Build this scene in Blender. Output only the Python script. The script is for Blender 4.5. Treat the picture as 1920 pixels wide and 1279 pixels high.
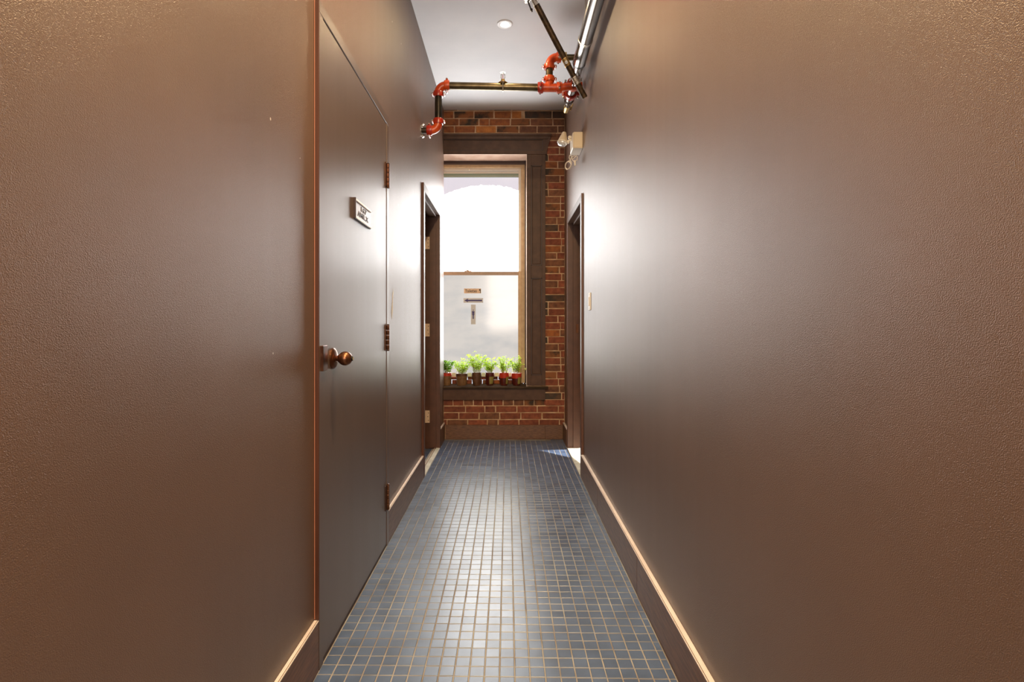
import bpy, bmesh, math, random
from mathutils import Vector, Matrix
random.seed(7)
for o in list(bpy.data.objects): bpy.data.objects.remove(o)
sc = bpy.context.scene
col = sc.collection
H = 1.14            # eye height in metres; most distances below are multiples of it
F, CX, CY = 988.0, 952.0, 608.0
def P(px, py, Y): return Vector(((px-CX)/F*Y*H, Y*H, H+(CY-py)/F*Y*H))

# ------------------------------------------------ camera
cam = bpy.data.cameras.new('camera'); co = bpy.data.objects.new('camera', cam); col.objects.link(co)
co.location = (0, 0, H); co.rotation_euler = (math.pi/2, 0, 0)
cam.sensor_width = 36; cam.lens = F/1920*36; cam.shift_x = 8/1920; cam.shift_y = -31.5/1920
cam.clip_start = .02
sc.camera = co
# ------------------------------------------------ view, world, sun, lights
sc.view_settings.view_transform = 'Standard'; sc.view_settings.look = 'None'
sc.view_settings.gamma = 1; sc.view_settings.exposure = 0.0
sc.view_settings.use_curve_mapping = False
sc.cycles.max_bounces = 8; sc.cycles.diffuse_bounces = 4; sc.cycles.glossy_bounces = 4
sc.cycles.sample_clamp_indirect = 4
w = bpy.data.worlds.new('world'); sc.world = w; w.use_nodes = True
w.node_tree.nodes['Background'].inputs[0].default_value = (.85, .92, 1, 1)
w.node_tree.nodes['Background'].inputs[1].default_value = 1.2
SUN_K, SUN_M = -.1, .8     # sun travels (-1, K, -M)
sl = bpy.data.lights.new('sun', 'SUN'); sl.energy = 20; sl.angle = .01; sl.color = (1, .95, .85)
so = bpy.data.objects.new('sun', sl); col.objects.link(so); so.location = (6, 4.5, 6)
so.rotation_euler = Vector((-1, SUN_K, -SUN_M)).to_track_quat('-Z', 'Y').to_euler()
def area(name, loc, size, energy, color, direction, sizey=None):
    l = bpy.data.lights.new(name, 'AREA'); l.energy = energy; l.color = color
    l.shape = 'RECTANGLE' if sizey else 'DISK'; l.size = size
    if sizey: l.size_y = sizey
    o = bpy.data.objects.new(name, l); col.objects.link(o); o.location = loc
    o.rotation_euler = Vector(direction).to_track_quat('-Z', 'Y').to_euler()
    return o
CEIL = 2.866*H
area('rear_fill_light', (-.03, -2.7, 1.9), 1.0, 78, (1, .87, .76), (0, 1, .32), 1.9)  # unseen warm fill lamp, added behind the camera to brighten the hallway
LAMPS = [(-.02, 3.275*H, 5), (-.02, 1.85, 52), (-.02, .25, 72), (-.02, -1.4, 72)]
# daylight that the lower half of the window lets in
area('window_daylight', (-.25, 4.784*H-.03, 1.12), .75, 13, (1, .98, .95), (0, -1, 0), 1.0)
for x, y, e in LAMPS:
    area('downlight_beam', (x, y, CEIL-.012), .09, e, (1, .74, .42), (0, 0, -1))

# ------------------------------------------------ materials
def mk(name, c, rough=.5, metal=0, spec=.5, c2=None, nscale=20, nlo=.35, nhi=.65, bump=0, bscale=200, bdist=.001,
       rnd=0, stretch=None, coat=0, trans=0):
    m = bpy.data.materials.new(name); m.use_nodes = True; nt = m.node_tree; b = nt.nodes['Principled BSDF']
    b.inputs['Base Color'].default_value = (*c, 1); b.inputs['Roughness'].default_value = rough
    b.inputs['Metallic'].default_value = metal; b.inputs['Specular IOR Level'].default_value = spec
    b.inputs['Coat Weight'].default_value = coat; b.inputs['Coat Roughness'].default_value = .2
    geo = nt.nodes.new('ShaderNodeNewGeometry'); vec = geo.outputs['Position']
    if stretch:
        mp = nt.nodes.new('ShaderNodeMapping'); mp.inputs['Scale'].default_value = stretch
        nt.links.new(vec, mp.inputs['Vector']); vec = mp.outputs['Vector']
    last = None
    if c2:
        n = nt.nodes.new('ShaderNodeTexNoise'); n.inputs['Scale'].default_value = nscale; n.inputs['Detail'].default_value = 4
        nt.links.new(vec, n.inputs['Vector'])
        mr = nt.nodes.new('ShaderNodeMapRange'); mr.inputs[1].default_value = nlo; mr.inputs[2].default_value = nhi
        nt.links.new(n.outputs['Fac'], mr.inputs[0])
        mx = nt.nodes.new('ShaderNodeMix'); mx.data_type = 'RGBA'
        mx.inputs[6].default_value = (*c, 1); mx.inputs[7].default_value = (*c2, 1)
        nt.links.new(mr.outputs[0], mx.inputs[0]); last = mx.outputs[2]
    if rnd:
        oi = nt.nodes.new('ShaderNodeObjectInfo'); hs = nt.nodes.new('ShaderNodeHueSaturation')
        mr = nt.nodes.new('ShaderNodeMapRange'); mr.inputs[3].default_value = 1-rnd; mr.inputs[4].default_value = 1+rnd
        nt.links.new(oi.outputs['Random'], mr.inputs[0]); nt.links.new(mr.outputs[0], hs.inputs['Value'])
        if last: nt.links.new(last, hs.inputs['Color'])
        else: hs.inputs['Color'].default_value = (*c, 1)
        last = hs.outputs['Color']
    if last: nt.links.new(last, b.inputs['Base Color'])
    if bump:
        n2 = nt.nodes.new('ShaderNodeTexNoise'); n2.inputs['Scale'].default_value = bscale; n2.inputs['Detail'].default_value = 2
        nt.links.new(geo.outputs['Position'], n2.inputs['Vector'])
        bp = nt.nodes.new('ShaderNodeBump'); bp.inputs['Strength'].default_value = bump; bp.inputs['Distance'].default_value = bdist
        nt.links.new(n2.outputs['Fac'], bp.inputs['Height']); nt.links.new(bp.outputs[0], b.inputs['Normal'])
    if trans:
        tr = nt.nodes.new('ShaderNodeBsdfTranslucent'); ms = nt.nodes.new('ShaderNodeMixShader'); ms.inputs[0].default_value = trans
        if last: nt.links.new(last, tr.inputs[0])
        else: tr.inputs[0].default_value = (*c, 1)
        nt.links.new(b.outputs[0], ms.inputs[1]); nt.links.new(tr.outputs[0], ms.inputs[2])
        nt.links.new(ms.outputs[0], nt.nodes['Material Output'].inputs[0])
    return m
def srgb(r, g, b): return tuple(((v/255)/12.92 if v <= 10 else ((v/255+.055)/1.055)**2.4) for v in (r, g, b))

def wall_mat(name, c, rough, spec, bump, chips=True):
    m = mk(name, c, rough, 0, spec, c2=tuple(v*.82 for v in c), nscale=2.2, nlo=.3, nhi=.75, bump=bump, bscale=620, bdist=.0008)
    nt = m.node_tree; b = nt.nodes['Principled BSDF']
    geo = [n for n in nt.nodes if n.type == 'NEW_GEOMETRY'][0]
    # pin-head chips in the paint that show the pale ground
    if chips:
        v = nt.nodes.new('ShaderNodeTexVoronoi'); v.inputs['Scale'].default_value = 5.5
        mp = nt.nodes.new('ShaderNodeMapping'); mp.inputs['Scale'].default_value = (1, 1, .75)
        nt.links.new(geo.outputs['Position'], mp.inputs[0]); nt.links.new(mp.outputs[0], v.inputs['Vector'])
        lt = nt.nodes.new('ShaderNodeMath'); lt.operation = 'LESS_THAN'; lt.inputs[1].default_value = .017
        nt.links.new(v.outputs['Distance'], lt.inputs[0])
        mx = nt.nodes.new('ShaderNodeMix'); mx.data_type = 'RGBA'; mx.inputs[7].default_value = (.75, .68, .6, 1)
        src = b.inputs['Base Color'].links[0].from_socket
        nt.links.new(src, mx.inputs[6]); nt.links.new(lt.outputs[0], mx.inputs[0]); nt.links.new(mx.outputs[2], b.inputs['Base Color'])
    # vertical roller streaks: slightly uneven sheen
    mp2 = nt.nodes.new('ShaderNodeMapping'); mp2.inputs['Scale'].default_value = (14, 14, .5)
    nt.links.new(geo.outputs['Position'], mp2.inputs[0])
    n3 = nt.nodes.new('ShaderNodeTexNoise'); n3.inputs['Scale'].default_value = 1; n3.inputs['Detail'].default_value = 3
    nt.links.new(mp2.outputs[0], n3.inputs['Vector'])
    mr = nt.nodes.new('ShaderNodeMapRange'); mr.inputs[3].default_value = rough-.03; mr.inputs[4].default_value = rough+.03
    nt.links.new(n3.outputs['Fac'], mr.inputs[0]); nt.links.new(mr.outputs[0], b.inputs['Roughness'])
    return m

BROWN = srgb(104, 78, 62)
M = {}
M['wall'] = wall_mat('brown_satin_wall_paint', BROWN, .415, 1.0, 1.3)
M['door'] = wall_mat('brown_satin_door_paint', srgb(92, 74, 64), .37, .8, .35)
M['trim'] = mk('brown_trim_paint', srgb(84, 58, 42), .5, spec=.3, c2=srgb(72, 48, 34), nscale=15, bump=.15, bscale=250)
M['jamb'] = mk('brown_jamb_paint', srgb(92, 58, 42), .45, c2=srgb(80, 50, 36), nscale=15, bump=.15, bscale=250)
M['edge'] = mk('worn_reddish_wood_edge', srgb(84, 48, 32), .5, spec=.3, c2=srgb(64, 36, 24), nscale=30, stretch=(1, 1, .08), bump=.2, bscale=120)
M['chip'] = mk('raw_chipped_edge', srgb(170, 110, 84), .5)
M['ceil'] = mk('white_ceiling_paint', srgb(236, 237, 240), .75, c2=srgb(229, 231, 235), nscale=3, bump=.05, bscale=200)
M['base'] = mk('brown_wood_grain_baseboard', srgb(116, 80, 54), .42, c2=srgb(86, 56, 38), nscale=8, stretch=(3, 1.2, 14), bump=.15, bscale=150)
M['cap'] = mk('pale_metal_cap_strip', srgb(240, 226, 216), .42, .25, c2=srgb(228, 212, 202), nscale=9)
M['grout'] = mk('sandy_grout', srgb(166, 160, 150), .8, c2=srgb(130, 116, 102), nscale=6, bump=.3, bscale=300)
M['mortar'] = mk('tan_mortar', srgb(206, 174, 140), .9, c2=srgb(170, 134, 100), nscale=14, bump=.8, bscale=160, bdist=.004)
M['orange'] = mk('grooved_fitting_orange', srgb(206, 80, 14), .34, c2=srgb(172, 52, 8), nscale=25, coat=.15)
M['red'] = mk('grooved_fitting_red', srgb(176, 44, 14), .3, c2=srgb(140, 26, 10), nscale=25, coat=.2)
M['black'] = mk('black_steel_pipe', srgb(34, 30, 26), .28, .6, c2=srgb(60, 50, 38), nscale=18)
M['olive'] = mk('olive_steel_pipe', srgb(104, 92, 66), .3, .7, c2=srgb(76, 62, 40), nscale=18)
M['brace'] = mk('rusty_dark_pipe', srgb(84, 64, 40), .5, .5, c2=srgb(46, 34, 20), nscale=40, bump=.2, bscale=200)
M['steel'] = mk('galvanised_pipe', srgb(160, 158, 156), .22, 1, c2=srgb(120, 112, 104), nscale=12, stretch=(1, .2, 1))
M['zinc'] = mk('zinc_hardware', srgb(215, 210, 200), .25, .9)
M['brass'] = mk('yellow_zinc', srgb(206, 178, 120), .3, .9, c2=srgb(160, 130, 80), nscale=60)
M['bronze'] = mk('brushed_bronze', srgb(150, 104, 78), .3, .95, c2=srgb(110, 70, 48), nscale=40, stretch=(1, 1, .3))
M['bronzedark'] = mk('dark_bronze', srgb(104, 70, 52), .35, .9, c2=srgb(74, 46, 34), nscale=30)
M['lockblack'] = mk('black_keyway', srgb(14, 12, 12), .4)
M['white'] = mk('white_plastic', srgb(222, 212, 196), .45)
M['offwhite'] = mk('cream_plastic', srgb(205, 188, 160), .45)
M['lens'] = mk('clear_lamp_lens', srgb(235, 235, 235), .08, .3, coat=1)
M['fixture'] = mk('white_fixture_trim', srgb(240, 240, 240), .4)
M['beige'] = mk('beige_window_frame', srgb(196, 170, 132), .5, c2=srgb(182, 154, 118), nscale=20)
M['sash'] = mk('pale_vinyl_sash', srgb(205, 200, 190), .4)
M['greenrail'] = mk('grey_green_rail', srgb(120, 142, 128), .4)
M['reveal'] = mk('pale_painted_reveal', srgb(160, 136, 120), .35, c2=srgb(140, 112, 96), nscale=10)
M['gapshade'] = mk('gap_shade_brown', srgb(56, 34, 26), .5)  # dark brown painted in where gaps and grooves are shaded
M['rail'] = mk('taupe_meeting_rail', srgb(168, 142, 122), .45)
M['sill'] = mk('dark_brown_sill', srgb(72, 56, 44), .85, spec=.05, c2=srgb(56, 44, 34), nscale=20)
M['marble'] = mk('white_marble_threshold', srgb(226, 224, 214), .3, c2=srgb(196, 194, 182), nscale=12)
M['signmetal'] = mk('brushed_aluminium_sign', srgb(206, 208, 214), .5)
M['signtan'] = mk('tan_sign_plate', srgb(222, 192, 164), .45)
M['ink'] = mk('dark_brown_lettering', srgb(40, 22, 12), .5)
M['blue'] = mk('dark_blue_print', srgb(44, 34, 110), .5)
M['plaque'] = mk('grey_plaque', srgb(150, 140, 138), .35, .3)
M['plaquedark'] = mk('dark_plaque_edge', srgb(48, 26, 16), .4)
M['soil'] = mk('potting_soil', srgb(52, 34, 22), .95, bump=.8, bscale=300, bdist=.004)
M['leaf'] = mk('fresh_green_leaf', srgb(150, 192, 30), .45, c2=srgb(204, 224, 70), nscale=40, trans=.55)
M['leafdark'] = mk('deep_green_leaf', srgb(80, 146, 20), .45, c2=srgb(150, 190, 40), nscale=40, trans=.5)
M['stem'] = mk('pale_green_stem', srgb(176, 176, 104), .5, trans=.3)
M['petal'] = mk('pale_yellow_green_leaf', srgb(212, 220, 150), .5, trans=.4)
M['potred'] = mk('terracotta_red_plastic', srgb(180, 50, 26), .4)
M['potdark'] = mk('dark_maroon_plastic', srgb(92, 28, 18), .4, c2=srgb(66, 22, 14), nscale=30)
M['pottan'] = mk('tan_plastic_pot', srgb(140, 104, 66), .5, c2=srgb(110, 78, 48), nscale=25, trans=.15)
M['potbrown'] = mk('brown_plastic_pot', srgb(98, 64, 40), .45, c2=srgb(74, 46, 28), nscale=25)
M['label'] = mk('olive_pot_label', srgb(140, 130, 66), .5)
M['plainwall'] = mk('white_room_wall', srgb(225, 222, 214), .7)
M['scuff'] = mk('white_scuff', srgb(226, 220, 212), .6)
BR = {}
BR['orange'] = mk('orange_brick', srgb(156, 92, 46), .85, c2=srgb(122, 68, 38), nscale=22, bump=.9, bscale=140, bdist=.003, rnd=.18)
BR['bright'] = mk('ochre_brick', srgb(184, 116, 54), .85, c2=srgb(150, 88, 40), nscale=22, bump=.9, bscale=140, bdist=.003, rnd=.12)
BR['brown'] = mk('brown_brick', srgb(130, 84, 56), .85, c2=srgb(98, 60, 42), nscale=22, bump=.9, bscale=140, bdist=.003, rnd=.2)
BR['red'] = mk('red_brick', srgb(138, 76, 50), .85, c2=srgb(108, 54, 36), nscale=22, bump=.9, bscale=140, bdist=.003, rnd=.2)
BR['char'] = mk('charred_brick', srgb(62, 48, 38), .8, c2=srgb(100, 66, 42), nscale=14, nlo=.45, nhi=.75, bump=.9, bscale=140, bdist=.003, rnd=.2)
BR['half'] = mk('half_charred_brick', srgb(138, 84, 46), .85, c2=srgb(56, 44, 32), nscale=9, nlo=.45, nhi=.6, bump=.9, bscale=140, bdist=.003, rnd=.15)

PITCH = .0435*H
def tile_mat():
    m = mk('slate_blue_floor_tile', (0, 0, 0), .3, 0, 1.0, bump=.12, bscale=300, bdist=.0006)
    nt = m.node_tree; b = nt.nodes['Principled BSDF']; L = nt.links.new
    geo = [n for n in nt.nodes if n.type == 'NEW_GEOMETRY'][0]
    dv = nt.nodes.new('ShaderNodeVectorMath'); dv.operation = 'SNAP'; dv.inputs[1].default_value = (PITCH, PITCH, 10)
    dx = nt.nodes.new('ShaderNodeVectorMath'); dx.operation = 'DOT_PRODUCT'; dx.inputs[1].default_value = (1, 0, 0)
    dy = nt.nodes.new('ShaderNodeVectorMath'); dy.operation = 'DOT_PRODUCT'; dy.inputs[1].default_value = (.02, 1, 0)
    cz = nt.nodes.new('ShaderNodeCombineXYZ'); cz.inputs[2].default_value = .5
    for q_, o_, i_ in ((dx, -.1942*H+20*PITCH, 0), (dy, -1.4945*H+80*PITCH, 1)):
        L(geo.outputs['Position'], q_.inputs[0]); a_ = nt.nodes.new('ShaderNodeMath'); a_.inputs[1].default_value = o_
        L(q_.outputs['Value'], a_.inputs[0]); L(a_.outputs[0], cz.inputs[i_])
    L(cz.outputs[0], dv.inputs[0])
    wn = nt.nodes.new('ShaderNodeTexWhiteNoise'); L(dv.outputs[0], wn.inputs['Vector'])
    n = nt.nodes.new('ShaderNodeTexNoise'); n.inputs['Scale'].default_value = 9; n.inputs['Detail'].default_value = 5
    L(geo.outputs['Position'], n.inputs['Vector'])
    ad = nt.nodes.new('ShaderNodeMath'); ad.operation = 'MULTIPLY_ADD'; ad.inputs[1].default_value = .16
    L(wn.outputs['Value'], ad.inputs[0]); L(n.outputs['Fac'], ad.inputs[2])
    mr = nt.nodes.new('ShaderNodeMapRange'); mr.inputs[1].default_value = .3; mr.inputs[2].default_value = .9
    L(ad.outputs[0], mr.inputs[0])
    mx = nt.nodes.new('ShaderNodeMix'); mx.data_type = 'RGBA'
    mx.inputs[6].default_value = (*srgb(50, 62, 84), 1); mx.inputs[7].default_value = (*srgb(80, 98, 128), 1)
    L(mr.outputs[0], mx.inputs[0]); L(mx.outputs[2], b.inputs['Base Color'])
    mr2 = nt.nodes.new('ShaderNodeMapRange'); mr2.inputs[3].default_value = .31; mr2.inputs[4].default_value = .36
    L(wn.outputs['Value'], mr2.inputs[0]); L(mr2.outputs[0], b.inputs['Roughness'])
    return m
M['tile'] = tile_mat()

def pane_mat(name, upper):
    # frosted film on glass with daylight behind it: a lit window
    m = bpy.data.materials.new(name); m.use_nodes = True; nt = m.node_tree; L = nt.links.new
    for n in list(nt.nodes):
        if n.type == 'BSDF_PRINCIPLED': nt.nodes.remove(n)
    out = nt.nodes['Material Output']; em = nt.nodes.new('ShaderNodeEmission')
    gl = nt.nodes.new('ShaderNodeBsdfGlossy'); gl.inputs['Roughness'].default_value = .1; gl.inputs['Color'].default_value = (.04, .04, .04, 1)
    add = nt.nodes.new('ShaderNodeAddShader'); L(em.outputs[0], add.inputs[0]); L(gl.outputs[0], add.inputs[1]); L(add.outputs[0], out.inputs[0])
    geo = nt.nodes.new('ShaderNodeNewGeometry'); sp = nt.nodes.new('ShaderNodeSeparateXYZ'); L(geo.outputs['Position'], sp.inputs[0])
    n = nt.nodes.new('ShaderNodeTexNoise'); n.inputs['Detail'].default_value = 4
    mx = nt.nodes.new('ShaderNodeMix'); mx.data_type = 'RGBA'; mr = nt.nodes.new('ShaderNodeMapRange')
    if upper:
        n.inputs['Scale'].default_value = 25; L(geo.outputs['Position'], n.inputs['Vector'])
        # ragged upper border of the frost film: arched, with bare lilac-tinted glass above it
        sq = nt.nodes.new('ShaderNodeMath'); sq.operation = 'MULTIPLY_ADD'; sq.inputs[1].default_value = 1; sq.inputs[2].default_value = .22
        L(sp.outputs['X'], sq.inputs[0])
        p2 = nt.nodes.new('ShaderNodeMath'); p2.operation = 'MULTIPLY'; L(sq.outputs[0], p2.inputs[0]); L(sq.outputs[0], p2.inputs[1])
        a1 = nt.nodes.new('ShaderNodeMath'); a1.operation = 'MULTIPLY_ADD'; a1.inputs[1].default_value = .5
        L(p2.outputs[0], a1.inputs[0]); L(sp.outputs['Z'], a1.inputs[2])
        a2 = nt.nodes.new('ShaderNodeMath'); a2.operation = 'MULTIPLY_ADD'; a2.inputs[1].default_value = .05
        L(n.outputs['Fac'], a2.inputs[0]); L(a1.outputs[0], a2.inputs[2])
        ZB = 2.258*H+.035
        mr.inputs[1].default_value = ZB; mr.inputs[2].default_value = ZB+.006; L(a2.outputs[0], mr.inputs[0])
        mx.inputs[6].default_value = (1, .985, .97, 1); mx.inputs[7].default_value = (.058, .053, .057, 1)
        em.inputs['Strength'].default_value = 13.5
    else:
        n.inputs['Scale'].default_value = 3.2
        mp = nt.nodes.new('ShaderNodeMapping'); mp.inputs['Scale'].default_value = (1, 1, 2.2); mp.inputs['Location'].default_value = (3.1, 0, .4)
        L(geo.outputs['Position'], mp.inputs[0]); L(mp.outputs[0], n.inputs['Vector'])
        mr.inputs[1].default_value = .42; mr.inputs[2].default_value = .68; L(n.outputs['Fac'], mr.inputs[0])
        mx.inputs[6].default_value = (.80, .745, .69, 1); mx.inputs[7].default_value = (.66, .64, .62, 1)
        em.inputs['Strength'].default_value = .86
    L(mr.outputs[0], mx.inputs[0]); L(mx.outputs[2], em.inputs['Color'])
    return m
M['pane_up'] = pane_mat('frosted_upper_glass', True); M['pane_lo'] = pane_mat('frosted_lower_glass', False)
me_ = bpy.data.materials.new('lit_lamp_lens'); me_.use_nodes = True
b_ = me_.node_tree.nodes['Principled BSDF']; b_.inputs['Emission Color'].default_value = (1, .97, .92, 1); b_.inputs['Emission Strength'].default_value = 1.6
M['lamp'] = me_

# ------------------------------------------------ mesh helpers
def obj(name, bm, mat, parent=None, smooth=False, kind=None, label=None, group=None, cat=None):
    me = bpy.data.meshes.new(name); bmesh.ops.recalc_face_normals(bm, faces=bm.faces[:])
    bm.to_mesh(me); bm.free()
    if smooth:
        for p in me.polygons: p.use_smooth = True
        try: me.set_sharp_from_angle(angle=math.radians(40))
        except Exception: pass
    me.materials.append(mat)
    o = bpy.data.objects.new(name, me); col.objects.link(o)
    if parent:
        o.parent = parent
        o.matrix_parent_inverse = Matrix.Translation(parent.location).inverted() if parent.parent is None else parent_inv(parent)
    if kind: o['kind'] = kind
    if label: o['label'] = label
    if group: o['group'] = group
    if cat: o['category'] = cat
    return o
def parent_inv(p):
    m = Matrix.Identity(4); q = p
    chain = []
    while q: chain.append(q); q = q.parent
    for q in reversed(chain):
        m = m @ (q.matrix_parent_inverse if q.parent else Matrix.Identity(4)) @ Matrix.Translation(q.location)
    return m.inverted()
def root(name, loc, label=None, cat=None, kind=None, group=None):
    o = bpy.data.objects.new(name, None); col.objects.link(o); o.location = loc; o.empty_display_size = .05
    if label: o['label'] = label
    if cat: o['category'] = cat
    if kind: o['kind'] = kind
    if group: o['group'] = group
    return o
def box(bm, x0, x1, y0, y1, z0, z1, bev=0):
    t = bmesh.new(); bmesh.ops.create_cube(t, size=1)
    for v in t.verts:
        v.co = Vector(((x0+x1)/2+v.co.x*(x1-x0), (y0+y1)/2+v.co.y*(y1-y0), (z0+z1)/2+v.co.z*(z1-z0)))
    if bev: bmesh.ops.bevel(t, geom=t.edges[:], offset=bev, segments=1, affect='EDGES')
    merge(bm, t); return bm
def merge(bm, t):
    mp = {}
    for v in t.verts: mp[v] = bm.verts.new(v.co)
    for f in t.faces:
        try: bm.faces.new([mp[v] for v in f.verts])
        except ValueError: pass
    t.free()
def B(*a, bev=0): return box(bmesh.new(), *a, bev=bev)
def frame_of(d):
    d = d.normalized(); u = d.cross(Vector((0, 0, 1)))
    if u.length < .01: u = d.cross(Vector((1, 0, 0)))
    u.normalize(); return u, d.cross(u)
def sweep(bm, pts, r, seg=16, cap=True):
    pts = [Vector(p) for p in pts]; n = len(pts); rs = r if isinstance(r, (list, tuple)) else [r]*n
    rings = []; u = None
    for i, p in enumerate(pts):
        d = (pts[min(i+1, n-1)]-pts[max(i-1, 0)]).normalized()
        if u is None: u, v = frame_of(d)
        else:
            u = (u-d*u.dot(d)).normalized(); v = d.cross(u)
        rings.append([bm.verts.new(p+(u*math.cos(2*math.pi*k/seg)+v*math.sin(2*math.pi*k/seg))*rs[i]) for k in range(seg)])
    for a, b in zip(rings, rings[1:]):
        for k in range(seg): bm.faces.new((a[k], a[(k+1) % seg], b[(k+1) % seg], b[k]))
    if cap: bm.faces.new(rings[0]); bm.faces.new(rings[-1])
    return bm
def turned(bm, p, axis, prof, seg=20):
    """profile [(distance along axis, radius)] turned about an axis through p"""
    axis = Vector(axis).normalized(); p = Vector(p); u, v = frame_of(axis); rings = []
    for t, r in prof:
        rings.append([bm.verts.new(p+axis*t+(u*math.cos(2*math.pi*k/seg)+v*math.sin(2*math.pi*k/seg))*max(r, 1e-5)) for k in range(seg)])
    for a, b in zip(rings, rings[1:]):
        for k in range(seg): bm.faces.new((a[k], a[(k+1) % seg], b[(k+1) % seg], b[k]))
    bm.faces.new(rings[0]); bm.faces.new(rings[-1]); return bm
def T(p, axis, prof, seg=20): return turned(bmesh.new(), p, axis, prof, seg)
def text_obj(name, s, size, mtx, mat, parent, ext=.0006, wide=1.0):
    cu = bpy.data.curves.new('text', 'FONT'); cu.body = s; cu.size = size; cu.extrude = ext; cu.align_x = 'CENTER'; cu.align_y = 'CENTER'
    cu.resolution_u = 2; cu.offset = size*.012
    t = bpy.data.objects.new('text', cu); col.objects.link(t); bpy.context.view_layer.update()
    me = bpy.data.meshes.new_from_object(t.evaluated_get(bpy.context.evaluated_depsgraph_get()))
    bpy.data.objects.remove(t)
    me.transform(mtx @ Matrix.Diagonal((wide, 1, 1, 1))); me.materials.clear(); me.materials.append(mat); me.name = name
    o = bpy.data.objects.new(name, me); col.objects.link(o); o.parent = parent; o.matrix_parent_inverse = Matrix.Translation(parent.location).inverted()
    return o

# ------------------------------------------------ shell
XL, XR = -.558*H, .495*H           # wall faces
FL, FR = -.544*H, .481*H           # casing faces
YE = 4.59*H                         # brick face
TH = .13
YB = -3.0
# openings (multiples of H): y0, y1, top above floor
O1 = (1.53*H, 2.395*H, 1.925*H); O2 = (3.44*H, 4.255*H, 1.89*H); O3 = (3.47*H, 4.25*H, 1.835*H)
bm = bmesh.new()
box(bm, XL-TH, XL, YB, O1[0], 0, CEIL); box(bm, XL-TH, XL, O1[0], O1[1], O1[2], CEIL); box(bm, XL-TH, XL, O1[1], O2[0], 0, CEIL)
box(bm, XL-TH, XL, O2[0], O2[1], O2[2], CEIL); box(bm, XL-TH, XL, O2[1], YE, 0, CEIL)
WL = obj('wall_left', bm, M['wall'], kind='structure')
bm = bmesh.new()
box(bm, XR, XR+TH, YB, O3[0], 0, CEIL); box(bm, XR, XR+TH, O3[0], O3[1], O3[2], CEIL); box(bm, XR, XR+TH, O3[1], YE, 0, CEIL)
WR = obj('wall_right', bm, M['wall'], kind='structure')
bm = B(XL-TH, XR+TH, YB-.1, YB, 0, CEIL); obj('wall_back', bm, M['wall'], kind='structure')
obj('ceiling', B(-2.1, 2.15, YB-.1, YE+.3, CEIL, CEIL+.1), M['ceil'], kind='structure')

# scuffs left of the far door on the left wall
for k, (y0, y1, dx) in enumerate(((2.535, 2.556, 0), (2.545, 2.562, .004), (2.528, 2.54, .002), (2.55, 2.566, .003))):
    z0 = 1+(608-[600, 590, 596, 575][k])/988*2.54; z1 = 1+(608-[552, 545, 568, 541][k])/988*2.54
    p = [Vector((XL+.0008, (y0+(y1-y0)*t+.004*math.sin(5*t+k))*H, (z0+(z1-z0)*t)*H)) for t in (0, .25, .5, .75, 1)]
    obj('scuff_mark', sweep(bmesh.new(), p, [.0003, .0008, .0006, .0008, .0003], 5), M['scuff'], WL)

# floor: grout bed + tiles
FLO = obj('floor', B(-1.9, 2.1, YB-.1, YE+.1, -.06, -.0016), M['grout'], kind='structure')
X0 = .1942*H; YR0 = 1.4945*H; SHEAR = -.02
GAP = .0019
def tile_mesh(bm, cx, cy, sx, sy):
    b = .0012
    r0 = [bm.verts.new((cx+a*sx/2, cy+c*sy/2, -.004)) for a, c in ((-1, -1), (1, -1), (1, 1), (-1, 1))]
    r1 = [bm.verts.new((cx+a*sx/2, cy+c*sy/2, -.0013)) for a, c in ((-1, -1), (1, -1), (1, 1), (-1, 1))]
    r2 = [bm.verts.new((cx+a*(sx/2-b), cy+c*(sy/2-b), 0)) for a, c in ((-1, -1), (1, -1), (1, 1), (-1, 1))]
    for A, C in ((r0, r1), (r1, r2)):
        for k in range(4): bm.faces.new((A[k], A[(k+1) % 4], C[(k+1) % 4], C[k]))
    bm.faces.new(r2)
S = PITCH-2*GAP
tb = bmesh.new(); tile_mesh(tb, 0, 0, S, S); proto = bpy.data.meshes.new('tile')
bmesh.ops.recalc_face_normals(tb, faces=tb.faces[:]); tb.to_mesh(proto); tb.free(); proto.materials.append(M['tile'])
rest = bmesh.new(); nind = 0
kmin = -17
rows_ind = []
XLIM_L = -.5455*H
for r in range(-93, 74):
    for k in range(kmin, 7):
        x0 = X0+k*PITCH; x1 = x0+PITCH
        a, c = max(x0, XLIM_L), min(x1, .4765*H)
        cy = YR0+(r+.5)*PITCH+SHEAR*((x0+x1)/2)
        if cy+PITCH/2 > 4.576*H or c-a < .008: continue
        cx = (a+c)/2
        full = (c-a) > PITCH*.98
        if full and -1 <= r and nind < 300 and cy+PITCH/2 > 1.66:
            o = bpy.data.objects.new('tile', proto); col.objects.link(o)
            dz = random.uniform(-.0003, .0002)
            o.location = (cx+random.uniform(-.0003, .0003), cy+random.uniform(-.0003, .0003), dz)
            o.rotation_euler = (random.uniform(-.004, .004), random.uniform(-.004, .004), random.uniform(-.006, .006))
            o.parent = FLO; nind += 1
        else: tile_mesh(rest, cx, cy, (c-a)-2*GAP, S)
# room beyond the left far doorway
for r in range(20, 74):
    for k in range(-42, -18):
        x0 = X0+k*PITCH-.02; cy = YR0+(r+.5)*PITCH
        if x0+PITCH < -.592*H and cy < 4.5*H: tile_mesh(rest, x0+PITCH/2, cy, S, S)
obj('tiles', rest, M['tile'], FLO, kind='stuff')
# thin dark joint between last tile and end baseboard is left to the grout

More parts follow.
